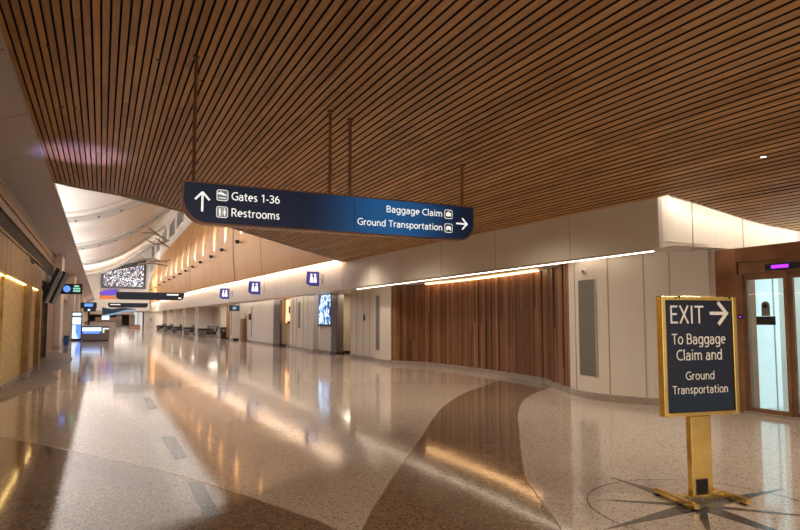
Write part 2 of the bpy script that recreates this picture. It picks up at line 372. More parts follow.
# compass rose
cx, cy = 4.42, 3.61
def ray_pt(ang, r): return (cx+r*math.cos(ang), cy+r*math.sin(ang))
for (tx, ty), mm in [((4.45,4.62),'slate'), ((5.54,3.63),'slateblue'), ((3.29,3.50),'slate'), ((4.35,2.50),'slate')]:
    a = math.atan2(ty-cy, tx-cx)
    flat([(tx,ty), ray_pt(a+R(52), .12), (cx,cy), ray_pt(a-R(52), .12)], .0006, .0015, 'compass_point', mm, fl)
for (tx, ty) in [(3.80,4.10), (5.15,4.30), (5.05,2.95), (3.8,3.0)]:
    a = math.atan2(ty-cy, tx-cx)
    flat([(tx,ty), ray_pt(a+R(55), .06), ray_pt(a-R(55), .06)], .0022, .001, 'compass_point', 'slate', fl)
ring = MB(); n = 96; ri, ro = .895, .905; rx, ry = 4.40, 3.54
ring.add([(rx+r*math.cos(2*math.pi*k/n), ry+r*math.sin(2*math.pi*k/n), .003) for k in range(n) for r in (ri, ro)],
         [(2*k, 2*k+1, (2*k+3) % (2*n), (2*k+2) % (2*n)) for k in range(n)])
ring.build('compass_ring', 'slate', fl)

# ------------------------------------------------------------------ slat ceiling
EDGE = [(-1.5,19.9),(-.7,20.6),(.4,21.3),(2.3,21.6),(4.6,22.0),(8.3,22.3)]
RET = [(8.36,7.44),(8.4,7.2),(8.9,7.05),(9.65,6.87),(10.15,6.69),(10.56,6.45),(13,5.2),(17,3.0)]
P = .1146
sl = MB(); bk = MB(); X = -1.39; i = 0
while X < 16:
    w = P*(1 if X < .83 else .97); gap = .029 if i != 91 else .05
    x0, x1 = X+gap/2, X+w-gap/2; gaps = gap; xm = (x0+x1)/2
    ye = lerp_tab(EDGE, xm) if xm < 8.36 else lerp_tab([(a, b) for a, b in RET], xm)
    ya = -6
    for y0, y1 in ([(ya, ye)]):
        v = []
        for y in (y0, y1):
            for x in (x0, x1):
                z = zc(x, y); v += [(x,y,z), (x,y,z+.03)]
        sl.add(v, [(0,2,6,4),(1,5,7,3),(0,1,3,2),(4,6,7,5),(0,4,5,1),(2,3,7,6)])
    X += w; i += 1
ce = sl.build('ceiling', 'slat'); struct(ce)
ce.data.materials.append(M['slatshade'])
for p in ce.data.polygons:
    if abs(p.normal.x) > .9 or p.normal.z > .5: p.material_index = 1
rows = []
for x in [-1.5,-.7,.4,.83,2.3,4.6,8.3,8.4,8.9,9.65,10.15,10.56,13,17]:
    ye = lerp_tab(EDGE, x) if x < 8.36 else lerp_tab(RET, x)
    rows.append([(x,-6,zc(x,-6)+.09), (x,ye-.02,zc(x,ye)+.09)])
bk.grid(rows); bk.grid([[(p[0],p[1],p[2]+.25) for p in r] for r in rows]); bk.build('plenum', 'plenum', ce)
# pale closing edge of the slat ceiling
mb = MB(); pts = [(x, y+.03) for x, y in EDGE]
mb.wall(pts, [zc(x,y)-.02 for x,y in pts], [zc(x,y)+.5 for x,y in pts], .06); struct(mb.build('trim_1', 'rib'))
mb = MB(); mb.wall(spline(RET[1:], 5), [zc(x,y)-.004 for x,y in spline(RET[1:],5)], [zc(x,y)+.12 for x,y in spline(RET[1:],5)], -.03); struct(mb.build('trim_20', 'fascia'))

# ceiling fittings
DL = [(7.81,5.2), (-.82,10.04), (-.79,12.86), (.65,9.87), (1.34,10.11), (-.57,12.8), (3.4,3.0), (3.2,13.5), (5.4,15.5)]
for k, (x, y) in enumerate(DL):
    z = zc(x, y)
    lab = {0: 'small round ceiling downlight near the right edge, lens just showing between slats',
           1: 'small fitting in the slat ceiling nearest the top left corner', 2: 'small fitting in left slats, right above the pale soffit edge',
           3: 'small dark fitting in the slats left of the sign pole', 4: 'small fitting in the slats just right of the leftmost sign pole',
           5: 'small fitting in left slats, the one beside another of its kind'}.get(k, 'small round fitting hidden in the brown slat ceiling')
    t = thing('ceiling_downlight', lab, 'ceiling light', (x, y, z), 0, 'ceiling fittings')
    MB().tube([(0,0,-.012),(0,0,.05)], .045 if k == 0 else .03, 16).build('housing', 'bronze' if k == 0 else 'darkbronze', t)
    MB().tube([(0,0,-.016),(0,0,-.0125)], .035 if k == 0 else .018, 16).build('lens', 'lens' if k == 0 else 'bronze', t)

# ------------------------------------------------------------------ left soffit and upper wall
YF = 131
mb = MB()
mb.prism([(-1.39,-6,5.45), (-2.35,-6,5.05), (-2.42,-6,5.05), (-2.42,-6,5.7), (-1.39,-6,5.62)], (0,YF+6,0))
so = mb.build('wall_left', 'soffit'); struct(so)
jj = MB()
y = -2
while y < 100:
    jj.add([(-1.40,y,5.442), (-2.34,y,5.048), (-2.34,y+.03,5.048), (-1.40,y+.03,5.442)], [(0,1,2,3)]); y += 3.1
jj.build('panel_joint', 'darkbronze', so)
MB().box((-1.40,-6,5.43),(-1.365,YF,5.47)).build('edge_trim', 'rib', so)
# banded reveal between soffit and shopfronts
bands = [((-2.35,5.05),(-2.42,4.95),'darkbronze'), ((-2.42,4.95),(-2.42,4.72),'bronze'), ((-2.40,4.72),(-2.40,4.68),'goldwall'),
         ((-2.44,4.68),(-2.44,4.42),'wood'), ((-2.40,4.42),(-2.40,4.37),'goldwall'), ((-2.46,4.37),(-2.46,3.9),'black'), ((-2.44,3.9),(-2.44,3.0),'black')]
for k, (a, b, mm) in enumerate(bands):
    o = MB().prism([(a[0],-6,a[1]), (b[0],-6,b[1]), (b[0]-.1,-6,b[1]), (a[0]-.1,-6,a[1])], (0,48,0)).build('trim_%d' % (k+2), mm); struct(o)
# plain cream upper wall further along
o = MB().box((-2.9,42,3.0),(-2.45,YF,5.05)).build('wall_left.001', 'soffit'); struct(o)

# gold shopfront
shop = MB().box((-2.45,2,2.45),(-1.75,18.9,3.17)).box((-2.45,18.9,2.45),(-1.75,22.7,3.05)).build('wall_left.002', 'goldwall'); struct(shop)
MB().box((-1.78,2,3.17),(-1.72,22.3,3.21)).build('cap_trim', 'goldwall', shop)
for k, (y0, y1, x) in enumerate([(2,15.2,-1.9),(15.25,19.0,-1.86),(19.45,22.1,-1.84)]):
    o = MB().box((x-.1,y0,.12),(x,y1,2.45)).build('gold_panel', 'goldtile', shop)
    MB().box((x-.12,y0,0),(x+.03,y1,.14)).build('base_trim', 'base', shop)
    MB().box((x+.02,y0+.05,2.42),(x+.04,y1-.05,2.44)).build('strip_light', 'gold_strip', shop)
for y0, y1, x in [(19.0,19.5,-1.72),(22.1,22.7,-1.72)]:
    MB().box((-2.2,y0,.14),(x,y1,2.46)).build('pier', 'goldwall', shop)
    MB().box((-2.2,y0,0),(x+.02,y1,.14)).build('pier_base', 'base', shop)
# doors with dark bronze frames
for k, (y0, y1) in enumerate([(22.9,25.6),(26.0,29.2)]):
    d_ = MB().box((-2.3,y0+.1,.1),(-2.2,y1-.1,2.75)).build('door_%d' % (k+1), 'darkbronze'); struct(d_)
    for a, b_ in [((-2.3,y0,0),(-2.0,y0+.14,2.9)), ((-2.3,y1-.14,0),(-2.0,y1,2.9)), ((-2.3,y0,2.75),(-2.0,y1,2.95)), ((-2.3,(y0+y1)/2-.06,0),(-2.05,(y0+y1)/2+.06,2.8))]:
        MB().box(a, b_).build('door_frame', 'bronze', d_)
    MB().tube([(-2.02,(y0+y1)/2+.15,.9),(-2.02,(y0+y1)/2+.15,1.4)], .02).build('door_handle', 'chrome', d_)
o = MB().box((-2.6,22.3,2.95),(-1.95,29.6,3.3)).build('wall_left.003', 'beige'); struct(o)
o = MB().box((-2.75,29.4,0),(-2.3,38.5,3.2)).build('wall_left.004', 'wood'); struct(o)
# lit shop window between pillars, pillars
for k, (y0, y1, x, m_) in enumerate([(38.6,41.4,-2.05,'white'), (55.5,58,-2.0,'white'), (66,69,-2.0,'white'), (80,84,-2.0,'white')]):
    o = MB().box((-2.9,y0,0),(x,y1,5.05)).build('wall_left.%03d' % (k+5), m_); struct(o)
    MB().box((-2.9,y0-.03,0),(x+.03,y1+.03,.14)).build('pier_base', 'base', o)
o = MB().box((-3.6,41,0),(-3.4,YF,3.1)).build('wall_left.009', 'beige'); struct(o)
for k, (y0, y1) in enumerate([(42,46),(47,50.5),(59,64.5),(70,78),(86,100)]):
    o = MB().box((-3.39,y0,.15),(-3.34,y1,2.4)).build('window_%d' % (k+1), 'screenblue' if k in (0,2) else 'goldwall'); struct(o)
    MB().box((-3.4,y0-.08,.05),(-3.32,y0,2.5)).box((-3.4,y1,.05),(-3.32,y1+.08,2.5)).box((-3.4,y0,2.4),(-3.32,y1,2.5)).build('window_frame', 'gun', o)
MB().box((-9,-6,-.05),(-8.9,YF,20)).build('wall_left.010', 'vault')['kind'] = 'structure'
o = MB().box((-8.9,-6,5.62),(-1.5,YF,5.7)).build('wall_left.011', 'vault'); struct(o)

# ------------------------------------------------------------------ vaulted white roof with ribs
PROF = [(-9,9.2),(-6,9.5),(-3.2,9.9),(-1.2,10.3),(.4,10.85),(1.5,11.35),(2.8,12.05),(4.0,12.85),(5.5,14.0),(7.0,15.2),(8.6,16.4)]
PS = spline(PROF, 4)
mb = MB(); mb.grid([[(x, y, z) for x, z in PS] for y in (14, 40, 58, 80, 102, 127, YF+.5)])
va = mb.build('ceiling.001', 'vault', smooth=True); struct(va)
for k, y in enumerate((36, 58, 80, 102, 127)):
    r_ = MB(); n = len(PS)
    v = []
    for x, z in PS: v += [(x,y-.45,z-.02),(x,y-.45,z-.45),(x,y+.45,z-.45),(x,y+.45,z-.02)]
    r_.add(v, [(a*4+j, a*4+j+1, (a+1)*4+j+1, (a+1)*4+j) for a in range(n-1) for j in range(3)])
    rb = r_.build('roof_rib', 'rib', va)
    r2 = MB()
    v = []
    for x, z in PS: v += [(x,y-3.2,z-.02),(x,y-3.2,z-.22),(x,y-2.5,z-.22),(x,y-2.5,z-.02)]
    r2.add(v, [(a*4+j, a*4+j+1, (a+1)*4+j+1, (a+1)*4+j) for a in range(n-1) for j in range(3)])
    r2.build('roof_rib', 'vault', va)
    for x in (-2.2,-.5,1.2,2.8,4.1,5.6):
        z = [p for p in PS if p[0] >= x][0][1]
        MB().tube([(x,y-.5,z-.38),(x,y-.44,z-.38)], .075, 10).build('rib_cap', 'gun', rb)
# ------------------------------------------------------------------ right fascia
def fz(Y): return lerp_tab([(7.4,3.56),(12.9,3.63),(22,3.74),(30,3.87),(41,4.02),(64,4.35),(130,4.5)], Y)
def fb(Y): return lerp_tab([(7.4,2.71),(28,2.70),(40,2.78),(61,2.87),(104,3.05),(130,3.1)], Y)
ys = [7.44,8.9,12.9,17,21.3,22.4,26,30,36,41,50,64,85,110,YF]
mb = MB()
mb.wall([(8.35,y) for y in ys], [fb(y) for y in ys], [fz(y)+(.06 if y < 22.4 else .45) for y in ys], -.12)
fa = mb.build('wall_right', 'fascia'); struct(fa)
jb = MB()
y = 9.6
while y < 125: jb.box((8.345,y,fb(y)+.02),(8.351,y+.01,fz(y)-.02)); y += 2.6 if y < 40 else 6
jb.build('panel_joint', 'joint', fa)
# soffit under the fascia
mb = MB(); mb.grid([[(8.47,y,fb(y)+.02),(9.0,y,fb(y)+.03),(12.5,y,fb(y)+.03)] for y in [7.2]+ys[1:]])
mb.grid([[(8.47,y,fb(y)+.12),(12.5,y,fb(y)+.12)] for y in ys]); o = mb.build('ceiling.002', 'fascia'); struct(o)
# thin line of light at the foot of the fascia
st = thing('light_strip', 'long thin white line of light along the foot of the pale fascia', 'light', (8.41,7.6,2.667))
MB().prism([(-.012,0,0),(.018,0,0),(.018,0,.012),(-.012,0,.012)], (0,13.6,-.03)).build('lens', 'strip', st)
MB().prism([(-.035,0,.012),(.04,0,.012),(.04,0,.04),(-.035,0,.04)], (0,13.6,-.03)).build('channel', 'fascia', st)
# return wall curving right above the doors, lit by a hidden cove
RW = spline([(8.35,7.44),(9.0,7.50),(9.7,7.42),(10.4,7.12),(11.2,6.62),(12.6,5.7),(15,4.2)], 6)
mb = MB(); mb.wall(RW, 2.71, 3.9, .12); rw = mb.build('wall_right.001', 'fascia'); struct(rw)
jb = MB()
for p in (8.36, 9.25, 10.2, 11.0):
    yy = lerp_tab(RW, p); jb.rbox((p, yy-.006, 3.3), (.012,.01,1.2))
jb.build('panel_joint', 'joint', rw)
cv = MB(); CP = [(8.62,7.24),(9.0,7.20),(9.7,7.05),(10.3,6.8),(10.9,6.45),(12,5.7),(14,4.5)]
v = []
for x, y in CP: z = zc(x,y)+.16; v += [(x,y,z),(x,y+.07,z),(x,y+.07,z+.03),(x,y,z+.03)]
cv.add(v, [(a*4+j, a*4+(j+1)%4, (a+1)*4+(j+1)%4, (a+1)*4+j) for a in range(len(CP)-1) for j in range(4)])
tag(cv.build('cove_light', 'cove'), 'bright hidden cove light washing the white wall above the glass doors', 'light')
# wall joining below (behind vestibule side)
mb = MB(); mb.wall([(9.95,7.35),(11,6.9),(13,5.8)], 0, 2.72, .12); struct(mb.build('wall_right.002', 'white'))
# cove light over the far fascia, under the hull
cl = MB(); yy = [22.6,26,30,36,41,50,64,85,110,126]
v = []
for y in yy: z = fz(y)+.05; v += [(8.05,y,z+.06),(8.09,y,z+.06),(8.09,y,z+.14),(8.05,y,z+.14)]
cl.add(v, [(a*4+j, a*4+(j+1)%4, (a+1)*4+(j+1)%4, (a+1)*4+j) for a in range(len(yy)-1) for j in range(4)])
tag(cl.build('cove_light', 'cove'), 'long bright cove light between white fascia and honey timber hull', 'light')

# ------------------------------------------------------------------ honey timber hull
HT = [(0,8.02),(.12,7.93),(.3,7.85),(.5,7.85),(.75,8.05),(1,8.4)]
def htop(Y): return lerp_tab([(15,12.0),(100,12.0),(110,11.3),(116,10.4),(122,9.0),(126.5,7.2)], Y)
def hbot(Y): return fz(Y)+.06
def hx(Y, t): return lerp_tab(spline(HT, 4), t)
HYS = [19,22.4,26,30,36,42,50,58,66,76,86,96,104,110,114,118,122,124.5,126.5]
mb = MB(); rows = []
for y in HYS:
    zb, zt = hbot(y), htop(y); r_ = []
    for k in range(25):
        t = k/24; z = zb+(12-zb)*t; 
        zz = zb+(zt-zb)*t; r_.append((hx(y,(zz-zb)/(12-zb)), y, zz))
    rows.append(r_)
mb.grid(rows); hu = mb.build('wall_right.003', 'hull', smooth=True); struct(hu)
for y in (34.5, 42.4, 52, 65.8, 82, 100):
    mb = MB(); zb, zt = hbot(y), htop(y); v = []
    for k in range(25):
        t = k/24; z = zb+(zt-zb)*t; x = hx(y,(z-zb)/(12-zb)); hw = .10 if y in (42.4,65.8) else .03
        v += [(x-.015,y-hw,z),(x-.015,y+hw,z)]
    mb.add(v, [(2*k,2*k+1,2*k+3,2*k+2) for k in range(24)]); mb.build('seam', 'seam', hu)
# end return of the hull and clerestory wall above with dark panes
mb = MB(); y = 126.5
mb.add([(hx(y,.0),y,hbot(y)),(hx(y,.3),y,7.2),(9.5,y,7.2),(9.5,y,hbot(y))], [(0,1,2,3)]); mb.build('end_panel', 'hull', hu)
cw = MB().box((8.42,14,11.0),(8.6,YF,16.6)).build('wall_right.004', 'vault'); struct(cw)
for k, (y, z) in enumerate([(80.5,14.25),(90.2,14.1),(102.5,14.3),(114,14.3),(125.5,14.5)]):
    o = MB().box((8.34,y-3.0,z-.95),(8.43,y+3.0,z+.95)).build('window_%d' % (k+11), 'grate'); struct(o)
    MB().box((8.30,y-3.3,z-1.1),(8.36,y-3.0,z+1.1)).box((8.30,y+3.0,z-1.1),(8.36,y+3.3,z+1.1)).box((8.30,y-3.0,z+.95),(8.36,y+3.0,z+1.1)).box((8.30,y-3.0,z-1.1),(8.36,y+3.0,z-.95)).build('window_frame', 'rib', o)
# uplight sconces
SC = [(33.1,6.32),(39.8,6.49),(45.5,6.56),(50.4,6.53),(56.4,6.6),(61.5,6.6),(66.9,6.6),(72.2,6.63),(78.4,6.69),(84.3,6.74),(91.2,6.8),(99.3,6.81),(107.5,6.85),(116,6.9)]
sc0 = None
for k, (y, z) in enumerate(SC):
    x = hx(y, (z-hbot(y))/(12-hbot(y)))-.02
    if sc0 is None:
        sc0 = thing('wall_sconce', '', 'wall light', (x,y,z), 0, 'uplights on the timber hull')
        MB().tube([(-.30,0,-.16),(-.30,0,-.05),(-.30,0,.14)], [.10,.17,.2], 14).build('shade', 'gun', sc0, smooth=True)
        MB().box((-.2,-.05,-.1),(.05,.05,0)).build('bracket', 'bronze', sc0)
        MB().tube([(-.30,0,.141),(-.30,0,.15)], .15, 14).build('lens', 'lens', sc0)
        o = sc0
    else: o = copy_tree(sc0); o.location = (x,y,z)
    o.scale = (.75,.75,.75)
    o['label'] = ['small dark uplight on the honey timber wall, nearest and largest in the rising row', 'small dark uplight on the timber wall, second from the near end of its row',
                  'small dark uplight on the timber wall, third from the near end of its row', 'small dark uplight on the timber wall, fourth from the near end of its row'][k] if k < 4 else 'tiny dark uplight in the far receding half of the row on the timber wall'
    l = bpy.data.lights.new('sconce_lamp', 'SPOT'); l.energy = 1600; l.color = (1,.84,.60); l.spot_size = R(60); l.spot_blend = .9; l.shadow_soft_size = .05
    lo = bpy.data.objects.new('sconce_lamp', l); COL.objects.link(lo); lo.location = (x-.28, y, z+.2); lo.rotation_euler = (R(180), R(14), 0)

# ------------------------------------------------------------------ lower right wall
def seg(name, path, z0, z1, t, m, base=True):
    o = MB().wall(path, z0, z1, t).build(name, m); struct(o)
    if base:
        q = [(a-.02, b) for a, b in path]
        MB().wall(q, 0, .13, t*.5).build('base_trim', 'base', o)
    return o
PW = spline([(9.48,7.38),(9.2,7.7),(8.86,8.1),(8.62,8.6),(8.5,9.15),(8.55,9.65),(8.7,10.08)], 5)
pw = seg('wall_right.005', PW, 0, 2.73, -.1, 'white')
jb = MB()
for yq in (7.85, 8.2, 8.85, 9.75):
    i_ = min(range(len(PW)), key=lambda k: abs(PW[k][1]-yq)); x_, y_ = PW[i_]; a, b = PW[i_-1], PW[i_+1]
    jb.rbox((x_-.003, y_, 1.42), (.012,.018,2.56), math.atan2(b[1]-a[1], b[0]-a[0])+R(90))
jb.build('panel_joint', 'joint', pw)
def inset(path_mid, ang, w, z0, z1, parent):
    MB().rbox((path_mid[0],path_mid[1],(z0+z1)/2), (.02,w,z1-z0), ang).build('grille_inset', 'greyinset', parent)
    x, y = path_mid; f_ = MB()
    for s_ in (-1, 1): f_.rbox((x+s_*math.sin(-ang)*w/2, y+s_*math.cos(ang)*w/2, (z0+z1)/2), (.03,.012,z1-z0), ang)
    f_.build('inset_frame', 'rib', parent)
inset((8.505,9.33), R(-4), .50, .44, 2.29, pw)
t = thing('wall_sensor', 'small round white sensor above the tall grey inset beside the timber panels', 'sensor', (8.49,9.38,2.46))
MB().tube([(0,0,0),(-.03,0,0)], [.055,.05], 16).build('housing', 'white', t)
MB().tube([(-.03,0,-.005),(-.036,0,-.005)], .025, 12).build('lens', 'gun', t)
o = MB().box((9.52,7.27,0),(9.95,7.5,2.73)).build('wall_right.042', 'white'); struct(o)
# walnut niche
def ribbed(path, n_per, name, m='walnut'):
    """vertical walnut boards of varied depth along the path"""
    mb = MB(); 
    for a, b in zip(path, path[1:]):
        L_ = math.hypot(b[0]-a[0], b[1]-a[1]); n = max(1, int(L_/.125)); dx, dy = (b[0]-a[0])/n, (b[1]-a[1])/n; ln = math.hypot(dx,dy); nx, ny = -dy/ln, dx/ln
        for k in range(n):
            dpt = random.choice((0,.012,.02,.03)); x, y = a[0]+dx*(k+.02), a[1]+dy*(k+.02)
            x2, y2 = a[0]+dx*(k+.96), a[1]+dy*(k+.96)
            mb.prism([(x+nx*dpt,y+ny*dpt,.12),(x2+nx*dpt,y2+ny*dpt,.12),(x2-nx*.06,y2-ny*.06,.12),(x-nx*.06,y-ny*.06,.12)], (0,0,2.58))
    return mb.build(name, m)
wp = [(8.72,10.1),(9.62,12.08)]; wm = spline([(9.62,12.12),(9.86,14.5),(9.9,16.5),(9.80,18.25)], 3); wl = [(9.80,18.28),(9.08,19.62)]
for nm, path in (('wall_right.006', wp), ('wall_right.007', wm), ('wall_right.008', wl)):
    o = ribbed(path, 1, nm); struct(o)
    MB().wall([(a+.04,b) for a,b in path], 0, 2.72, -.05).build('backing', 'black', o)
    MB().wall([(a-.03,b) for a,b in path], 0, .13, -.06).build('base_trim', 'base', o)
# warm light slot over the niche
mb = MB(); q = [(a-.10, b) for a, b in wm]
v = []
for x, y in q: v += [(x-.03,y,2.695),(x+.03,y,2.695),(x+.03,y,2.72),(x-.03,y,2.72)]
mb.add(v, [(a*4+j, a*4+(j+1)%4, (a+1)*4+(j+1)%4, (a+1)*4+j) for a in range(len(q)-1) for j in range(4)] + [(0,1,2,3)])
tag(mb.build('light_strip', 'warmstrip'), 'warm amber light slot along the top of the dark timber panels', 'light')
# pylon with grey slot, door panels
py_ = seg('wall_right.009', [(9.06,19.64),(8.98,20.3),(9.05,21.1),(9.22,21.25)], 0, 2.72, -.1, 'white'); inset((8.995,20.62), 0, .35, .44, 2.4, py_)
o = seg('door_3', [(9.24,21.25),(9.24,24.0)], 0, 2.66, -.08, 'white')
jb = MB()
for yq in (21.3,21.95,22.6,23.3,23.97): jb.box((9.228,yq,.14),(9.241,yq+.02,2.66))
jb.build('panel_joint', 'joint', o); MB().box((9.19,22.45,1.5),(9.24,22.50,1.72)).build('door_handle', 'darkbronze', o)
seg('wall_right.010', [(9.24,24.02),(10.5,24.05)], 0, 2.7, -.08, 'beige')
seg('wall_right.011', [(10.5,24.0),(10.5,26.6)], 0, 2.7, -.1, 'beige')
seg('wall_right.043', [(10.6,26.62),(9.4,26.62)], 0, 2.72, -.06, 'beige')
seg('wall_right.044', [(10.5,35.32),(9.4,35.32)], 0, 2.76, -.06, 'beige')
seg('wall_right.045', [(9.3,33.33),(9.8,33.33)], 0, 2.76, -.06, 'beige')
seg('wall_right.046', [(9.8,33.2),(9.8,36.9)], 0, 2.8, -.06, 'beige')
def column(x0, y0, x1, y1, label):
    t = thing('steel_column', label, 'column', ((x0+x1)/2,(y0+y1)/2,0))
    a, b = (x1-x0)/2, (y1-y0)/2
    MB().box((-a,-b,.12),(a,b,2.68)).build('shaft', 'steel', t, bevel=.03); MB().box((-a-.02,-b-.02,0),(a+.02,b+.02,.12)).build('base', 'darkbronze', t)
column(9.28,25.75,9.6,26.55, 'dark steel clad column right of the lit blue poster')
ap = seg('wall_right.012', [(9.36,26.6),(9.36,28.4)], 0, 2.72, -.1, 'white')
adv = thing('advert_screen', 'lit blue and white poster screen between white pillar and steel column', 'screen', (9.34,27.45,1.29))
MB().box((-.06,-.88,-.04),(.0,.88,1.46)).build('frame', 'gun', adv); MB().box((-.075,-.80,.04),(-.061,.80,1.38)).build('display', 'advert', adv)
seg('wall_right.013', [(9.35,28.4),(9.08,28.5),(9.05,29.2),(9.25,29.5)], 0, 2.74, -.1, 'white')
o = seg('wall_right.014', [(9.25,29.5),(9.28,33.3)], 0, 2.74, -.1, 'white'); inset((9.26,31.45), 0, .36, 1.1, 2.47, o)
jb = MB()
for yq in (30.0,30.7,31.95,32.6): jb.box((9.24,yq,.14),(9.262,yq+.02,2.7))
jb.build('panel_joint', 'joint', o)
seg('wall_right.015', [(9.62,33.35),(9.62,35.3)], 0, 2.76, -.1, 'beige')
ps = thing('wall_poster', 'glowing orange poster in the alcove beside the dark steel column', 'poster', (9.58,34.3,1.3))
MB().box((-.03,-.85,0),(0,.85,1.45)).build('frame', 'bronze', ps); MB().box((-.05,-.78,.06),(-.031,.78,1.38)).build('print', 'orange', ps)
MB().box((-.062,-.2,.6),(-.051,.15,1.0)).build('picture', 'gun', ps); MB().box((-.062,-.7,.05),(-.051,.4,.18)).build('caption_bar', 'darkbronze', ps)
column(9.26,35.35,9.6,36.85, 'dark steel clad column left of the glowing orange poster')
o = seg('wall_right.016', [(9.36,36.9),(9.30,40.5),(9.2,41.6),(9.3,41.8)], 0, 2.80, -.1, 'white')
o2 = seg('wall_right.017', [(9.3,41.8),(9.22,42.3),(9.25,43.0),(9.4,43.2)], 0, 2.82, -.1, 'white'); inset((9.24,42.65), 0, .3, .4, 2.45, o2)
o = seg('wall_right.018', [(9.45,43.2),(9.45,47.9)], 0, 2.84, -.1, 'white')
pb = thing('wall_phone', 'small black box mounted on the white wall left of a slim grey inset', 'phone box', (9.43,43.9,1.55))
MB().box((-.12,-.22,0),(0,.22,.42)).build('housing', 'gun', pb); MB().box((-.14,-.12,.1),(-.121,.12,.32)).build('handset', 'bronze', pb)
# wooden stand
ws = thing('brochure_stand', 'tall brown wooden stand with white top against the white wall', 'stand', (9.25,45.6,0))
MB().box((-.12,-.3,0),(.12,.4,1.62)).build('cabinet', 'wood', ws); MB().box((-.1,-.25,1.62),(.1,.35,2.0)).build('header', 'white', ws)
MB().prism([(-.12,.4,0),(.1,.4,0),(.1,.4,1.3),(.0,.4,1.3)], (0,.6,0)).build('side_panel', 'beige', ws)
ts = thing('hanging_sign', 'small square teal sign hung under the fascia above the wooden stand', 'sign', (8.9,46.8,2.2))
MB().box((-.45,-.04,0),(.3,.04,.42)).build('panel', 'teal', ts); MB().box((-.2,-.05,.12),(.05,-.041,.3)).build('symbol', 'wavel', ts)
for s_ in (-.3,.15): MB().tube([(s_,0,.42),(s_,0,.68)], .012).build('hanger', 'chrome', ts)
# far alcoves with white pylons
PY = [(48.0,49.4),(53.3,54.6),(67,69.5),(78,81),(89,92),(98,101.5),(109,113)]
for k, (a, b) in enumerate(PY):
    o = seg('wall_right.%03d' % (19+k), [(10.4,a),(9.0,a),(8.95,(a+b)/2),(9.0,b),(10.4,b)], 0, fb(a)+.03, -.1, 'white')
    if k < 5: inset((8.955,(a+b)/2-.15), 0, .3, .4, 2.4, o)
o = seg('wall_right.030', [(10.4,47.9),(10.4,115)], 0, 3.05, -.1, 'beige')
MB().box((9.1,51.0,.1),(9.3,51.5,2.6)).build('wall_right.031', 'wood')['kind'] = 'structure'
o = seg('wall_right.032', [(9.25,113),(8.75,118),(8.6,YF)], 0, 3.1, -.1, 'white', base=False)
# bin
tb = thing('trash_bin', 'small dark litter bin standing by the white wall near the benches', 'bin', (9.1,52.2,0))
MB().box((-.33,-.33,.05),(.33,.33,.85)).build('body', 'gun', tb, bevel=.03); MB().box((-.35,-.35,.85),(.35,.35,.95)).build('lid', 'seatblack', tb); MB().box((-.2,-.345,.6),(.2,-.33,.78)).build('flap', 'chrome', tb)
# benches
b0 = None
BL = ['nearest row of black waiting seats along the far right wall', 'second nearest row of black waiting seats along the far right wall', 'third row of black waiting seats by a white pylon', 'fourth row of black waiting seats, small and far off', 'farthest row of black waiting seats before the white end wall']
for k, (x, y, rz) in enumerate([(8.9,60.5,0),(8.9,72.5,0),(8.8,84,0),(8.7,95,0),(8.5,106,0)]):
    if b0 is None:
        b0 = thing('waiting_bench', BL[0], 'bench', (x,y,0), rz, 'black waiting seats')
        MB().box((-.05,-3.0,.30),(.05,3.0,.38)).build('beam', 'chrome', b0)
        for q in range(4):
            yq = -2.25+q*1.5
            MB().box((-.45,yq-.68,.26),(.40,yq+.64,.56)).build('seat', 'seatblack', b0, bevel=.04)
            MB().prism([(.32,yq-.6,.5),(.48,yq-.6,.5),(.66,yq-.6,1.02),(.52,yq-.6,1.02)], (0,1.2,0)).build('backrest', 'seatblack', b0)
            MB().box((-.4,yq+.66,.4),(.4,yq+.74,.72)).build('armrest', 'gun', b0)
        for yq in (-2.4,2.4): MB().box((-.4,yq-.05,0),(.4,yq+.05,.32)).build('leg', 'chrome', b0)
    else:
        o = copy_tree(b0); o.location = (x,y,0); o['label'] = BL[k]
# blade signs on the fascia
BS = [('blue blade sign with white pictogram on the fascia, nearest of three', 24.9,2.94,.58), ('blue blade sign with white pictogram on the fascia, middle of three', 35.4,2.98,.66), ('blue blade sign with white pictogram on the fascia, farthest of three', 45,3.02,.66)]
bs0 = None
for lab, y, z, s_ in BS:
    if bs0 is None:
        bs0 = thing('blade_sign', lab, 'sign', (8.35,y,z), 0, 'blue blade signs')
        MB().prism([(-.72,0,.10),(-.70,0,.60),(-.18,0,.60),(-.18,0,0),(-.56,0,0)], (0,.08,0)).build('panel', 'blade', bs0)
        MB().tube([(-.18,.04,.3),(0,.04,.3)], .02).build('bracket', 'chrome', bs0); MB().box((-.03,-.02,.12),(0,.10,.5)).build('wall_plate', 'chrome', bs0)
        pi_ = MB()
        for q_ in (-.36,-.52):
            pi_.tube([(q_,-.004,.46),(q_,-.012,.46)], .045, 10); pi_.prism([(q_-.07,-.012,.14),(q_+.07,-.012,.14),(q_+.045,-.012,.39),(q_-.045,-.012,.39)], (0,.008,0))
        pi_.build('symbol', 'letter', bs0)
    else:
        o = copy_tree(bs0); o.location = (8.35,y,z); o['label'] = lab; o.scale = (1.25,1.25,1.25) 

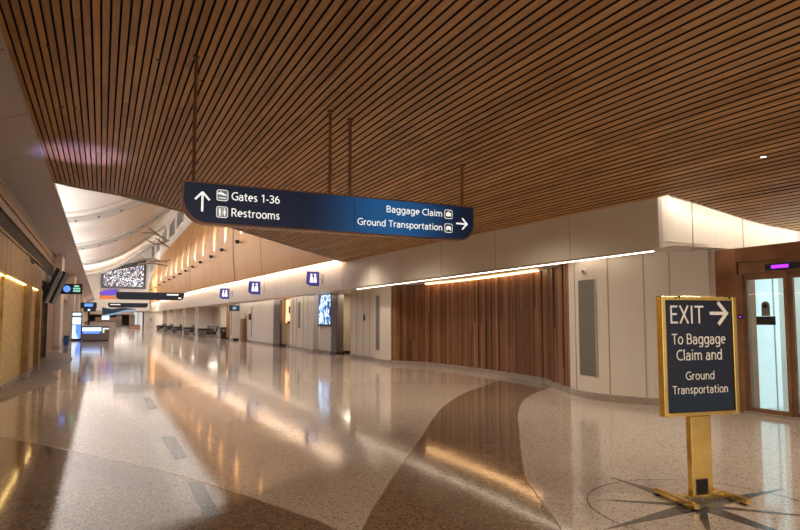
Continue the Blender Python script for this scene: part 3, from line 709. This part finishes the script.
# ------------------------------------------------------------------ glass door vestibule
VB = thing('automatic_door', 'copper clad automatic entrance with two sliding glass doors at the right edge', 'door', (9.5,5.0,0))
def vb(a, b, nm, m, par=VB, bev=0): return MB().box((a[0],a[1]-5,a[2]), (b[0],b[1]-5,b[2])).build(nm, m, par, bevel=bev)
vb((-.02,6.86,0),(.45,7.26,2.70), 'jamb', 'copper', bev=.01)
vb((-.02,2.6,0),(.45,3.0,2.70), 'jamb', 'copper', bev=.01)
vb((-.02,3.0,2.46),(.45,6.86,2.70), 'lintel', 'copper', bev=.01)
op = vb((-.00,3.0,2.26),(.40,6.84,2.46), 'operator_box', 'wood', bev=.01)
vb((-.03,5.80,2.29),(-.001,6.36,2.39), 'display_bezel', 'gun', op); vb((-.04,5.98,2.315),(-.031,6.25,2.365), 'led_display', 'purple', op)
vb((-.02,6.78,0),(.2,6.86,2.26), 'frame', 'wood', bev=.005)
vb((-.05,3.0,0),(.2,6.8,.035), 'threshold', 'base')
se = vb((-.05,6.76,1.53),(-.02,6.84,1.60), 'sensor', 'gun'); vb((-.06,6.785,1.55),(-.051,6.805,1.57), 'led', 'purple', se)
for (y1, y0, xx) in ((6.78,6.06,.03),(6.06,5.34,.08),(5.34,4.62,.08),(4.62,3.0,.03)):
    lf = vb((xx+.02,y0+.05,.1),(xx+.03,y1-.05,2.17), 'glass_leaf', 'glass')
    vb((xx,y1-.055,.035),(xx+.05,y1,2.26), 'stile', 'wood', lf); vb((xx,y0,.035),(xx+.05,y0+.055,2.26), 'stile', 'wood', lf)
    vb((xx,y0+.055,2.16),(xx+.05,y1-.055,2.26), 'rail', 'wood', lf); vb((xx,y0+.055,.035),(xx+.05,y1-.055,.10), 'rail', 'wood', lf)
    ym = (y0+y1)/2-.0
    if y1-y0 < 1:
        vb((xx+.0,ym-.15,1.43),(xx+.018,ym+.16,1.565), 'notice', 'gun', lf)
        mb = MB(); pts = [(xx+.0, ym-.065-5, 1.57),(xx+.0, ym+.065-5, 1.57)]+[(xx+.0, ym-5+.065*math.cos(a), 1.74+.065*math.sin(a)) for a in [k*math.pi/8 for k in range(9)]]
        mb.prism(pts, (.018,0,0)).build('camera_plate', 'greyinset', lf)
        MB().tube([(xx-.0,ym-5,1.735),(xx-.02,ym-5,1.735)], .035, 14).build('camera_lens', 'gun', lf)
# white vestibule beyond the glass
mb = MB()
mb.box((10.0,7.0,0),(14.5,7.1,2.5)); vr = mb.build('wall_vestibule', 'roomglow'); struct(vr)
struct(MB().box((14.4,1,0),(14.5,7.1,2.6)).build('wall_vestibule.001', 'roomglow'))
struct(MB().box((9.95,1.0,2.5),(14.5,7.1,2.6)).build('ceiling.003', 'roomglow'))
struct(MB().box((9.9,1.0,0),(14.5,1.1,2.6)).build('wall_vestibule.002', 'roomglow'))
vt = MB()
for x in (10.6,11.4,12.4): vt.box((x,6.985,0),(x+.02,7.001,2.5))
for y in (2.2,3.4,4.6,5.8): vt.box((14.385,y,0),(14.401,y+.02,2.5))
vt.build('panel_joint', 'rib', vr)
struct(MB().box((9.5,-6,0),(9.7,2.6,4.2)).build('wall_right.040', 'white'))

# ------------------------------------------------------------------ exit sign on brass stand
hd = math.atan2(-.1495,.9888)
ES = thing('exit_sign_stand', 'brass framed navy exit sign on a brass post standing on the terrazzo', 'sign', (4.5614,3.722,0), hd)
w0, w1, z0, z1 = -.345, .435, .70, 1.705
fr_ = MB()
for a, b in [((w0,-.035,z0),(w0+.042,.035,z1)), ((w1-.042,-.035,z0),(w1,.035,z1)), ((w0+.042,-.035,z1-.035),(w1-.042,.035,z1)), ((w0+.042,-.035,z0),(w1-.042,.035,z0+.035))]: fr_.box(a, b)
fr_.build('frame', 'brass', ES, bevel=.006)
MB().box((w0+.03,-.012,z0+.03),(w1-.03,.012,z1-.03)).build('poster', 'navy', ES)
fl_ = MB(); x = w0+.055
while x < w1-.06: fl_.box((x,-.0145,z0+.04),(x+.007,-.0121,z0+.19)); x += .022
fl_.build('pinstripe', 'teal', ES)
Yt = -.0165
text('EXIT', ES, 'letterex', (-.245,Yt,1.475), .345, .152, th=.105)
aw = MB()
aw.box((.165,Yt-.002,1.548),(.335,Yt+.002,1.576))
for s_ in (-1,1): aw.rbox((.305,Yt,1.562+s_*.042), (.030,.004,.145), 0, 0, R(-43)*s_)
aw.build('arrow', 'letterex', ES)
text('To Baggage', ES, 'letterex', (.045,Yt,1.30), .56, .088, align='CENTER', th=.108)
text('Claim and', ES, 'letterex', (.045,Yt,1.165), .475, .088, align='CENTER', th=.108)
text('Ground', ES, 'letterex', (.045,Yt,1.00), .30, .068, align='CENTER', th=.108)
text('Transportation', ES, 'letterex', (.045,Yt,.885), .575, .068, align='CENTER', th=.108)
clip = MB()
for x in (-.205,-.17,.36): clip.box((x,-.04,z1-.02),(x+.012,-.034,z1+.006))
clip.build('clip', 'darkbronze', ES)
po = MB().box((-.085,-.03,.05),(.125,.03,.70)).build('post', 'brass', ES, bevel=.006)
MB().box((-.05,-.034,.055),(.07,-.0301,.18)).build('plaque', 'darkbronze', po)
MB().box((-.04,-.036,.068),(.06,-.0341,.168)).build('plaque_face', 'black', po)
cb = MB().box((-.20,-.045,.028),(.25,.045,.055)).build('cross_bar', 'brass', ES, bevel=.004)
for x0_, s_ in ((-.235,-1),(.245,1)):
    o = MB().rbox((x0_,0,.035), (.055,.52,.042), R(4)*s_).build('foot', 'brass', ES, bevel=.006)
    MB().box((x0_-.02,-.235,0),(x0_+.02,-.195,.016)).box((x0_-.02,.195,0),(x0_+.02,.235,.016)).build('rubber_pad', 'gun', o)

# ------------------------------------------------------------------ big hanging sign
HS = thing('hanging_sign', 'large curved navy sign hung on four rods, with gates and baggage claim lettering', 'sign', (-.025,9.3,0))
def outline(x0, x1, z0, z1, rl, rr, ins=0):
    pts = [(x0+ins, z1-ins)]
    c = [(x0+ins, z0+rl)]
    for k in range(9):
        a = R(180+90*k/8); pts.append((x0+rl+(rl-ins)*math.cos(a), z0+rl+(rl-ins)*math.sin(a)))
    for k in range(9):
        a = R(270+90*k/8); pts.append((x1-rr+(rr-ins)*math.cos(a), z0+rr+(rr-ins)*math.sin(a)))
    pts.append((x1-ins, z1-ins)); return pts
X0, X1, Z0, Z1 = 1.0, 5.88, 2.885, 3.50
MB().prism([(x,-.09,z) for x,z in outline(X0,X1,Z0,Z1,.36,.30)], (0,.18,0)).build('frame', 'copper', HS)
MB().prism([(x,-.104,z) for x,z in outline(X0,X1,Z0,Z1,.36,.30,.024)], (0,.013,0)).build('face', 'signface', HS)
MB().box((3.62,-.1055,Z0+.04),(3.626,-.104,Z1-.04)).build('seam', 'black', HS)
for x in (1.16,3.24,3.58,5.7):
    zt = zc(x,9.3)
    p_ = MB().tube([(x,0,Z1),(x,0,zt+.02)], .026, 10).build('rod', 'copper', HS)
    MB().tube([(x,0,zt-.02),(x,0,zt+.01)], .055, 12).build('ceiling_cup', 'bronze', p_)
Yl = -.107
a_ = MB(); a_.box((1.262,Yl-.002,3.065),(1.292,Yl+.002,3.33))
for s_ in (-1,1): a_.rbox((1.277+s_*.05,Yl,3.29), (.028,.004,.15), 0, 0, R(-42)*s_)
a_.build('arrow', 'letter', HS)
a_ = MB(); a_.box((5.51,Yl-.002,3.165),(5.715,Yl+.002,3.192))
for s_ in (-1,1): a_.rbox((5.68,Yl,3.178+s_*.045), (.026,.004,.145), 0, 0, R(-42)*s_)
a_.build('arrow', 'letter', HS)
def icon(x, z, s, kind):
    o = MB(); n = []
    h = s/2
    def rr_(hh, r): 
        return [(x+sx*(hh-r)+r*math.cos(R(q)), z+sz*(hh-r)+r*math.sin(R(q))) for sx, sz, q0 in ((1,1,0),(-1,1,90),(-1,-1,180),(1,-1,270)) for q in (q0,q0+30,q0+60,q0+90)]
    MB().prism([(a,Yl-.001,b) for a,b in rr_(h,.03)], (0,.003,0)).build('icon', 'letter', HS)
    b_ = MB().prism([(a,Yl-.003,b) for a,b in rr_(h-.009,.022)], (0,.0019,0)).build('icon_ground', 'iconbg' if kind in 'pr' else 'signblue', HS)
    g_ = MB(); y_ = Yl-.0055
    if kind == 'p':
        g_.rbox((x,y_,z+.015), (s*.72,.003,.018), 0, 0, R(12)); g_.rbox((x-.01,y_,z+.03), (s*.34,.003,.018), 0, 0, R(38)); g_.rbox((x-.055,y_,z+.02), (.03,.003,.014), 0, 0, R(35)); g_.box((x-h*.65,y_,z-.045),(x+h*.65,y_+.003,z-.033))
    if kind == 'r':
        for s_ in (-1,1):
            c = x+s_*.034; g_.tube([(c,y_+.003,z+.046),(c,y_,z+.046)], .012, 10)
            if s_ < 0: g_.box((c-.016,y_,z-.012),(c+.016,y_+.003,z+.03)).box((c-.012,y_,z-.058),(c-.002,y_+.003,z-.012)).box((c+.002,y_,z-.058),(c+.012,y_+.003,z-.012))
            else: g_.prism([(c-.022,y_,z-.022),(c+.022,y_,z-.022),(c+.010,y_,z+.03),(c-.010,y_,z+.03)], (0,.003,0)).box((c-.008,y_,z-.058),(c+.008,y_+.003,z-.022))
        g_.box((x-.002,y_,z-.06),(x+.002,y_+.003,z+.06))
    if kind == 'b':
        g_.box((x-.046,y_,z-.036),(x+.046,y_+.003,z+.026)).box((x-.018,y_,z+.026),(x-.010,y_+.003,z+.045)).box((x+.010,y_,z+.026),(x+.018,y_+.003,z+.045)).box((x-.018,y_,z+.038),(x+.018,y_+.003,z+.045))
    if kind == 'c':
        g_.prism([(x-.05,y_,z-.025),(x+.05,y_,z-.025),(x+.05,y_,z+.005),(x+.028,y_,z+.034),(x-.028,y_,z+.034),(x-.05,y_,z+.005)], (0,.003,0)); g_.box((x-.045,y_,z-.045),(x-.028,y_+.003,z-.025)).box((x+.028,y_,z-.045),(x+.045,y_+.003,z-.025))
    g_.build('pictogram', 'letter', b_)
icon(1.557, 3.322, .165, 'p'); icon(1.557, 3.075, .165, 'r'); icon(5.355, 3.325, .155, 'b'); icon(5.355, 3.085, .155, 'c')
text('Gates 1-36', HS, 'letter', (1.69,Yl,3.265), .715, .118)
text('Restrooms', HS, 'letter', (1.69,Yl,3.022), .72, .118)
text('Baggage Claim', HS, 'letter', (5.235,Yl,3.275), 1.05, .108, align='RIGHT')
text('Ground Transportation', HS, 'letter', (5.235,Yl,3.035), 1.56, .108, align='RIGHT')

# ------------------------------------------------------------------ far hanging signs
def far_sign(lab, X0, X1, Z0, Z1, Y, top, txt):
    t = thing('hanging_sign', lab, 'sign', (0,Y,0))
    MB().prism([(x,-.09,z) for x,z in outline(X0,X1,Z0,Z1,.3,.3)], (0,.18,0)).build('frame', 'bronze', t)
    MB().prism([(x,-.1,z) for x,z in outline(X0,X1,Z0,Z1,.3,.3,.03)], (0,.01,0)).build('face', 'signblue', t)
    for x in (X0+.2, (X0+X1)/2, X1-.2): MB().tube([(x,0,Z1),(x,0,top(x)-.1)], .006, 6).build('rod', 'rib', t)
    for a, b, c in txt: MB().box((a,-.107,c),(b,-.101,c+.09)).build('lettering', 'letter', t)
    return t
vz = lambda x: lerp_tab(PROF, x)
far_sign('long navy sign hung beyond the ceiling edge, nearest of the far signs', .85,5.4,2.97,3.52,48, vz, [(4.2,5.0,3.32),(5.0,5.2,3.08)])
far_sign('smaller navy sign hung behind and below the long far sign', .56,4.62,2.92,3.44,75, vz, [(.8,1.8,3.2)])
wb = thing('wave_banner', 'dark blue wave shaped banner under the far hanging signs', 'banner', (0,96,0))
up = spline([(.0,3.35),(1.2,3.15),(2.6,3.3),(4.3,3.15)], 6); lo_ = spline([(4.3,2.85),(3.0,2.75),(1.6,2.35),(.0,2.0)], 6)
MB().prism([(x,0,z) for x,z in up+lo_], (0,.1,0)).build('panel', 'wave', wb)
MB().prism([(x,-.02,z-.02) for x,z in lo_]+[(x,-.02,z+.22) for x,z in lo_[::-1]], (0,.015,0)).build('crest', 'wavel', wb)
for x in (.5,3.6): MB().tube([(x,.05,3.1),(x,.05,vz(x))], .008, 6).build('rod', 'rib', wb)
mu = thing('wall_mural', 'purple and orange picture panel above the far end, left of hanging sign', 'mural', (0,100,0))
MB().box((-.4,0,4.6),(2.3,.1,6.1)).build('panel', 'rib', mu)
MB().prism([(-.4,-.01,5.15),(1.6,-.01,5.2),(2.1,-.01,6.1),(.6,-.01,6.0),(-.4,-.01,5.6)], (0,.01,0)).build('purple_shape', 'mpurple', mu)
MB().prism([(-.4,-.012,4.6),(1.8,-.012,4.6),(1.6,-.012,5.0),(-.4,-.012,5.15)], (0,.012,0)).build('orange_shape', 'morange', mu)
for x in (.0,2.0): MB().tube([(x,.05,6.1),(x,.05,vz(x))], .008, 6).build('rod', 'rib', mu)
mo = thing('mosaic_screen', 'large dark framed mosaic screen high on the far end wall', 'artwork', (0,130,0))
MB().prism([(-.3,0,7.6),(7.5,0,7.6),(7.5,0,13.3),(-.3,0,10.9)], (0,.3,0)).build('frame', 'gun', mo)
MB().prism([(.1,-.02,8.0),(7.1,-.02,8.0),(7.1,-.02,12.3),(.1,-.02,10.6)], (0,.02,0)).build('mosaic', 'mosaic', mo)
# driftwood mobiles
for k, (lab, Y, brs) in enumerate([('cluster of curved driftwood branches hanging near the roof, upper of two', 80, [((4.0,12.0),(5.4,11.9),(6.9,11.2)), ((4.7,12.7),(5.6,12.0),(7.0,11.0)), ((4.7,11.2),(5.8,10.7),(7.2,11.3)), ((5.6,11.6),(6.4,10.9),(7.3,10.3))]),
                                   ('cluster of curved driftwood branches hanging lower, over the mosaic screen', 80, [((3.3,8.55),(4.8,8.9),(6.9,8.5)), ((3.9,9.2),(5.2,8.6),(7.3,8.8)), ((3.6,8.2),(5.2,8.4),(7.0,8.1))])]):
    t = thing('hanging_sculpture', lab, 'sculpture', (0,Y,0))
    for j, b_ in enumerate(brs):
        p = spline([(a, .25*j-.3*q, z) for q, (a, z) in enumerate(b_)], 5)
        MB().tube(p, [.05+.07*math.sin(math.pi*i_/(len(p)-1)) for i_ in range(len(p))], 8).build('branch', 'sculpt', t, smooth=True)
    xm = brs[0][1][0]; MB().tube([(xm,0,brs[0][1][1]),(xm,0,vz(xm))], .006, 6).build('cable', 'rib', t)

# ------------------------------------------------------------------ far end of the hall
ew = MB()
ew.box((-9,YF,5.0),(10,YF+.4,17)); ew.box((-9,YF,0),(-3.6,YF+.4,5)); ew.box((8.5,YF,0),(10,YF+.4,5)); o = ew.build('wall_back', 'vault'); struct(o)
struct(MB().box((-3.6,YF,3.4),(8.5,240,5.0)).build('ceiling.004', 'vault'))
struct(MB().box((-4,YF,0),(-3.6,240,5)).build('wall_left.020', 'beige'))
struct(MB().box((8.5,YF+.4,0),(8.8,240,5)).build('wall_right.041', 'white'))
struct(MB().box((-4,239,0),(9,240,5)).build('wall_back.001', 'beige'))
struct(MB().box((-1.5,176,0),(4.6,177,2.3)).build('wall_back.002', 'wood'))
column(5.2,140,6.2,143, 'pale far column at the end of the hall, left of glazed doors')
column(3.2,165,4.4,168, 'distant narrow column deep in the far passage')
gd = struct(MB().box((6.3,150,0),(8.2,150.2,3.3)).build('door_4', 'roomglow'))
MB().box((6.2,149.8,0),(6.35,150.3,3.4)).box((7.2,149.8,0),(7.3,150.3,3.4)).box((8.2,149.8,0),(8.5,150.3,3.4)).build('door_frame', 'wood', gd)
pl = thing('planter_box', 'small brown box standing before the far glazed doors', 'planter', (5.6,125,0))
MB().box((-.9,-.4,0),(.9,.4,.55)).build('box', 'wood', pl, bevel=.05); MB().box((-.8,-.3,.55),(.8,.3,.7)).build('soil', 'gun', pl)
MB().tube([(8.62,128.6,1.7),(8.5,128.6,1.7)], .25, 12).build('wall_clock', 'gun'); tag(bpy.data.objects['wall_clock'], 'small round dark disc on the white wall at the far right end', 'clock')

# ------------------------------------------------------------------ left side furniture
dp0 = None
for k, (y, lab) in enumerate([(27.6,'tilted black screen hanging on the left wall, nearer of two'), (29.4,'tilted black screen hanging on the left wall, farther of two')]):
    t = thing('wall_display', lab, 'screen', (-1.72+.12*k,y,2.9), 0, 'tilted hanging screens')
    MB().prism([(-.36,-.8,-.66),(-.22,-.8,-.74),(.26,-.8,.52),(.12,-.8,.62)], (0,1.5,0)).build('housing', 'gun', t)
    MB().prism([(-.21,-.74,-.68),(-.20,-.74,-.68),(.26,-.74,.46),(.25,-.74,.46)], (0,1.38,0)).build('display', 'gun', t)
    MB().prism([(-.245,-.81,-.72),(-.222,-.81,-.73),(.258,-.81,.52),(.235,-.81,.53)], (0,.009,0)).build('edge', 'chrome', t)
    MB().box((-.6,-.1,-.05),(-.03,.1,.08)).build('bracket', 'bronze', t)
fs = thing('flight_sign', 'hanging black screen with glowing blue disc and green lines on the left', 'sign', (0,32,2.70))
MB().box((-1.72,0,0),(-.85,.12,.47)).build('housing', 'gun', fs)
MB().tube([(-1.47,-.012,.235),(-1.47,0,.235)], .15, 20).build('disc', 'screenblue', fs)
tx = MB()
for z, a, b in ((.33,-1.18,-.98),(.22,-1.22,-.93),(.11,-1.22,-.93)): tx.box((a,-.012,z),(b,0,z+.07))
tx.build('lettering', 'green', fs)
for x in (-1.6,-1.0): MB().tube([(x,.06,.47),(x,.06,2.42)], .008, 6).build('rod', 'rib', fs)
s2 = thing('flight_sign', 'smaller hanging black and blue screen farther along the left side', 'sign', (0,50,2.38))
MB().box((-1.4,0,0),(-.35,.15,.42)).build('housing', 'gun', s2); MB().box((-1.15,-.02,.12),(-.6,0,.34)).build('display', 'screenblue', s2)
for x in (-1.2,-.6): MB().tube([(x,.07,.42),(x,.07,3.0)], .008, 6).build('rod', 'rib', s2)
s3 = thing('flight_sign', 'small dim hanging screen low on the left, before the counters', 'sign', (0,62,2.3))
MB().box((-1.5,0,0),(-.5,.15,.6)).build('housing', 'gun', s3); MB().box((-1.4,-.02,.1),(-.7,0,.4)).build('display', 'teal', s3)
for x in (-1.3,-.7): MB().tube([(x,.07,.6),(x,.07,3.1)], .008, 6).build('rod', 'rib', s3)
pk = thing('poster_kiosk', 'tall glowing white and blue advertising kiosk left of the grey counter', 'kiosk', (-1.68,52.5,0))
MB().box((-.34,-.12,0),(.34,.12,2.15)).build('cabinet', 'gun', pk); MB().box((-.29,-.135,.15),(.29,-.121,1.15)).build('poster', 'screenblue', pk)
MB().prism([(-.29,-.145,.15),(.15,-.145,.15),(-.05,-.145,.6),(-.05,-.145,1.15),(-.29,-.145,1.15)], (0,.01,0)).build('picture', 'screenwhite', pk)
MB().box((-.29,-.135,1.2),(.29,-.121,1.75)).build('poster', 'screenwhite', pk); MB().box((-.29,-.135,1.85),(.29,-.121,2.08)).build('header', 'screenwhite', pk)
co = thing('information_counter', 'grey information counter with glowing screens on its front', 'counter', (0,51.2,0))
MB().box((-1.3,-.5,.08),(.55,.5,1.08)).build('body', 'counter', co); MB().box((-1.36,-.56,1.08),(.6,.56,1.14)).build('worktop', 'countertop', co); MB().box((-1.25,-.45,0),(.5,.45,.08)).build('plinth', 'gun', co)
MB().box((-1.25,-.53,.72),(.0,-.5,1.0)).build('screen', 'screenwhite', co); MB().box((-1.2,-.535,.55),(-.1,-.5,.70)).build('screen', 'screenblue', co)
MB().box((.1,-.54,.6),(.5,-.5,.95)).build('screen', 'screenwhite', co); MB().box((.2,-.55,.6),(.5,-.54,.85)).build('logo_panel', 'wood', co)
lp = thing('floor_totem', 'slim dark post with bright top standing behind the grey counter', 'totem', (-.95,56,0))
MB().box((-.08,-.08,0),(.08,.08,2.3)).build('post', 'gun', lp); MB().tube([(0,-.1,2.35),(0,.1,2.35)], .09, 12).build('head', 'screenwhite', lp)
for (yy_, x_, h_, w_, m_, lab) in [(70,1.2,1.35,2.6,'countertop','long pale counter behind the grey information counter'), (100,2.0,1.2,4.2,'countertop','low distant pale counter in front of the far passage')]:
    t = thing('service_counter', lab, 'counter', (0,yy_,0))
    MB().box((x_-w_,-.6,0),(x_,.6,h_)).build('body', m_, t); MB().box((x_-w_-.05,-.65,h_),(x_+.05,.65,h_+.08)).build('worktop', 'counter', t)
mo_ = thing('counter_monitor', 'small bright monitor standing on the pale counter', 'monitor', (.35,70,1.43))
MB().box((-.4,-.05,.1),(.4,.05,.6)).build('housing', 'gun', mo_); MB().box((-.35,-.06,.14),(.35,-.051,.56)).build('display', 'screenwhite', mo_); MB().box((-.1,-.1,0),(.1,.1,.1)).build('stand', 'gun', mo_)
ac = thing('litter_bin', 'dark blue bin at the foot of the cream pillar on the left', 'bin', (-1.95,44,0))
MB().box((-.14,-.3,0),(.14,.3,.5)).build('body', 'wave', ac, bevel=.03); MB().box((-.15,-.32,.5),(.15,.32,.56)).build('lid', 'gun', ac)

# ------------------------------------------------------------------ lights
def area(loc, rot, sx, sy, e, col=(1,.82,.6)):
    l = bpy.data.lights.new('fill_lamp', 'AREA'); l.shape = 'RECTANGLE'; l.size = sx; l.size_y = sy; l.energy = e; l.color = col
    o = bpy.data.objects.new('fill_lamp', l); COL.objects.link(o); o.location = loc; o.rotation_euler = rot; return o
WARM = (1,.87,.71)
# added area lamps over the left ledge, brightening the vault
for y in (30, 55, 80, 105): area((-4.8,y,6.4), (R(180),R(16),0), 3, 22, 950, (.98,.95,.94))
area((3,108,7.5), (R(80),0,0), 8, 3, 1500, (1,.92,.82))  # added fill lamp brightening the far end wall
# added unseen area lamp high in the atrium, filling the hall from above
area((2.6,78,9.2), (0,0,0), 9, 95, 1900, (1,.94,.90))
# general hall downlights under the slat ceiling
for x, y, e in [(2.4,1.0,160), (6.2,1.5,150), (7.2,5.2,170), (3.0,12.5,210), (6.4,10.0,230), (6.4,15.5,230), (.4,16,170), (7.2,19.6,170), (0.2,6,60)]:
    l = bpy.data.lights.new('downlight_lamp', 'SPOT'); l.energy = e*1.7; l.color = WARM; l.spot_size = R(140); l.spot_blend = 1; l.shadow_soft_size = .12
    o = bpy.data.objects.new('downlight_lamp', l); COL.objects.link(o); o.location = (x, y, zc(x,y)-.05)
# violet spill of the displays on the left, up onto the slats
l = bpy.data.lights.new('display_spill', 'SPOT'); l.energy = 700; l.color = (.40,.36,1); l.spot_size = R(42); l.spot_blend = 1; l.shadow_soft_size = .2
o = bpy.data.objects.new('display_spill', l); COL.objects.link(o); o.location = (-.5,17.5,2.4); o.rotation_euler = (R(180+18),0,0)
# unseen area lamp added inside the vestibule
area((12,4.3,2.45), (0,0,0), 3.5, 4.5, 130, (.80,.95,1))
# added fill lamps in the right-hand alcoves
for y in (50.5,60.5,73,85,95,104): area((9.6,y,2.75), (0,0,0), .8, 3, 60, WARM)
area((9.9,25.1,2.65), (0,0,0), .8, 1.2, 30, WARM)
area((9.0,38,2.66), (0,R(-15),0), .9, 22, 60, WARM)  # added fill along the right wall, below the soffit
area((2.5,175,3.3), (0,0,0), 8, 80, 2600, (1,.9,.8))  # added fill lamp for the passage beyond the hall

# ------------------------------------------------------------------ world, camera
w = bpy.data.worlds.new('world'); S.world = w; w.use_nodes = True
w.node_tree.nodes['Background'].inputs[0].default_value = (1,.87,.74,1); w.node_tree.nodes['Background'].inputs[1].default_value = 1.1
cam = bpy.data.cameras.new('camera'); co_ = bpy.data.objects.new('camera', cam); COL.objects.link(co_)
cam.lens = 36*621/800; cam.sensor_width = 36; cam.shift_y = 9.9/800; cam.clip_end = 600
co_.location = (0,0,1.5); co_.rotation_euler = (R(90+4.2), 0, -R(25.6)); S.camera = co_
S.view_settings.view_transform = 'Standard'; S.view_settings.look = 'None'; S.view_settings.exposure = .22
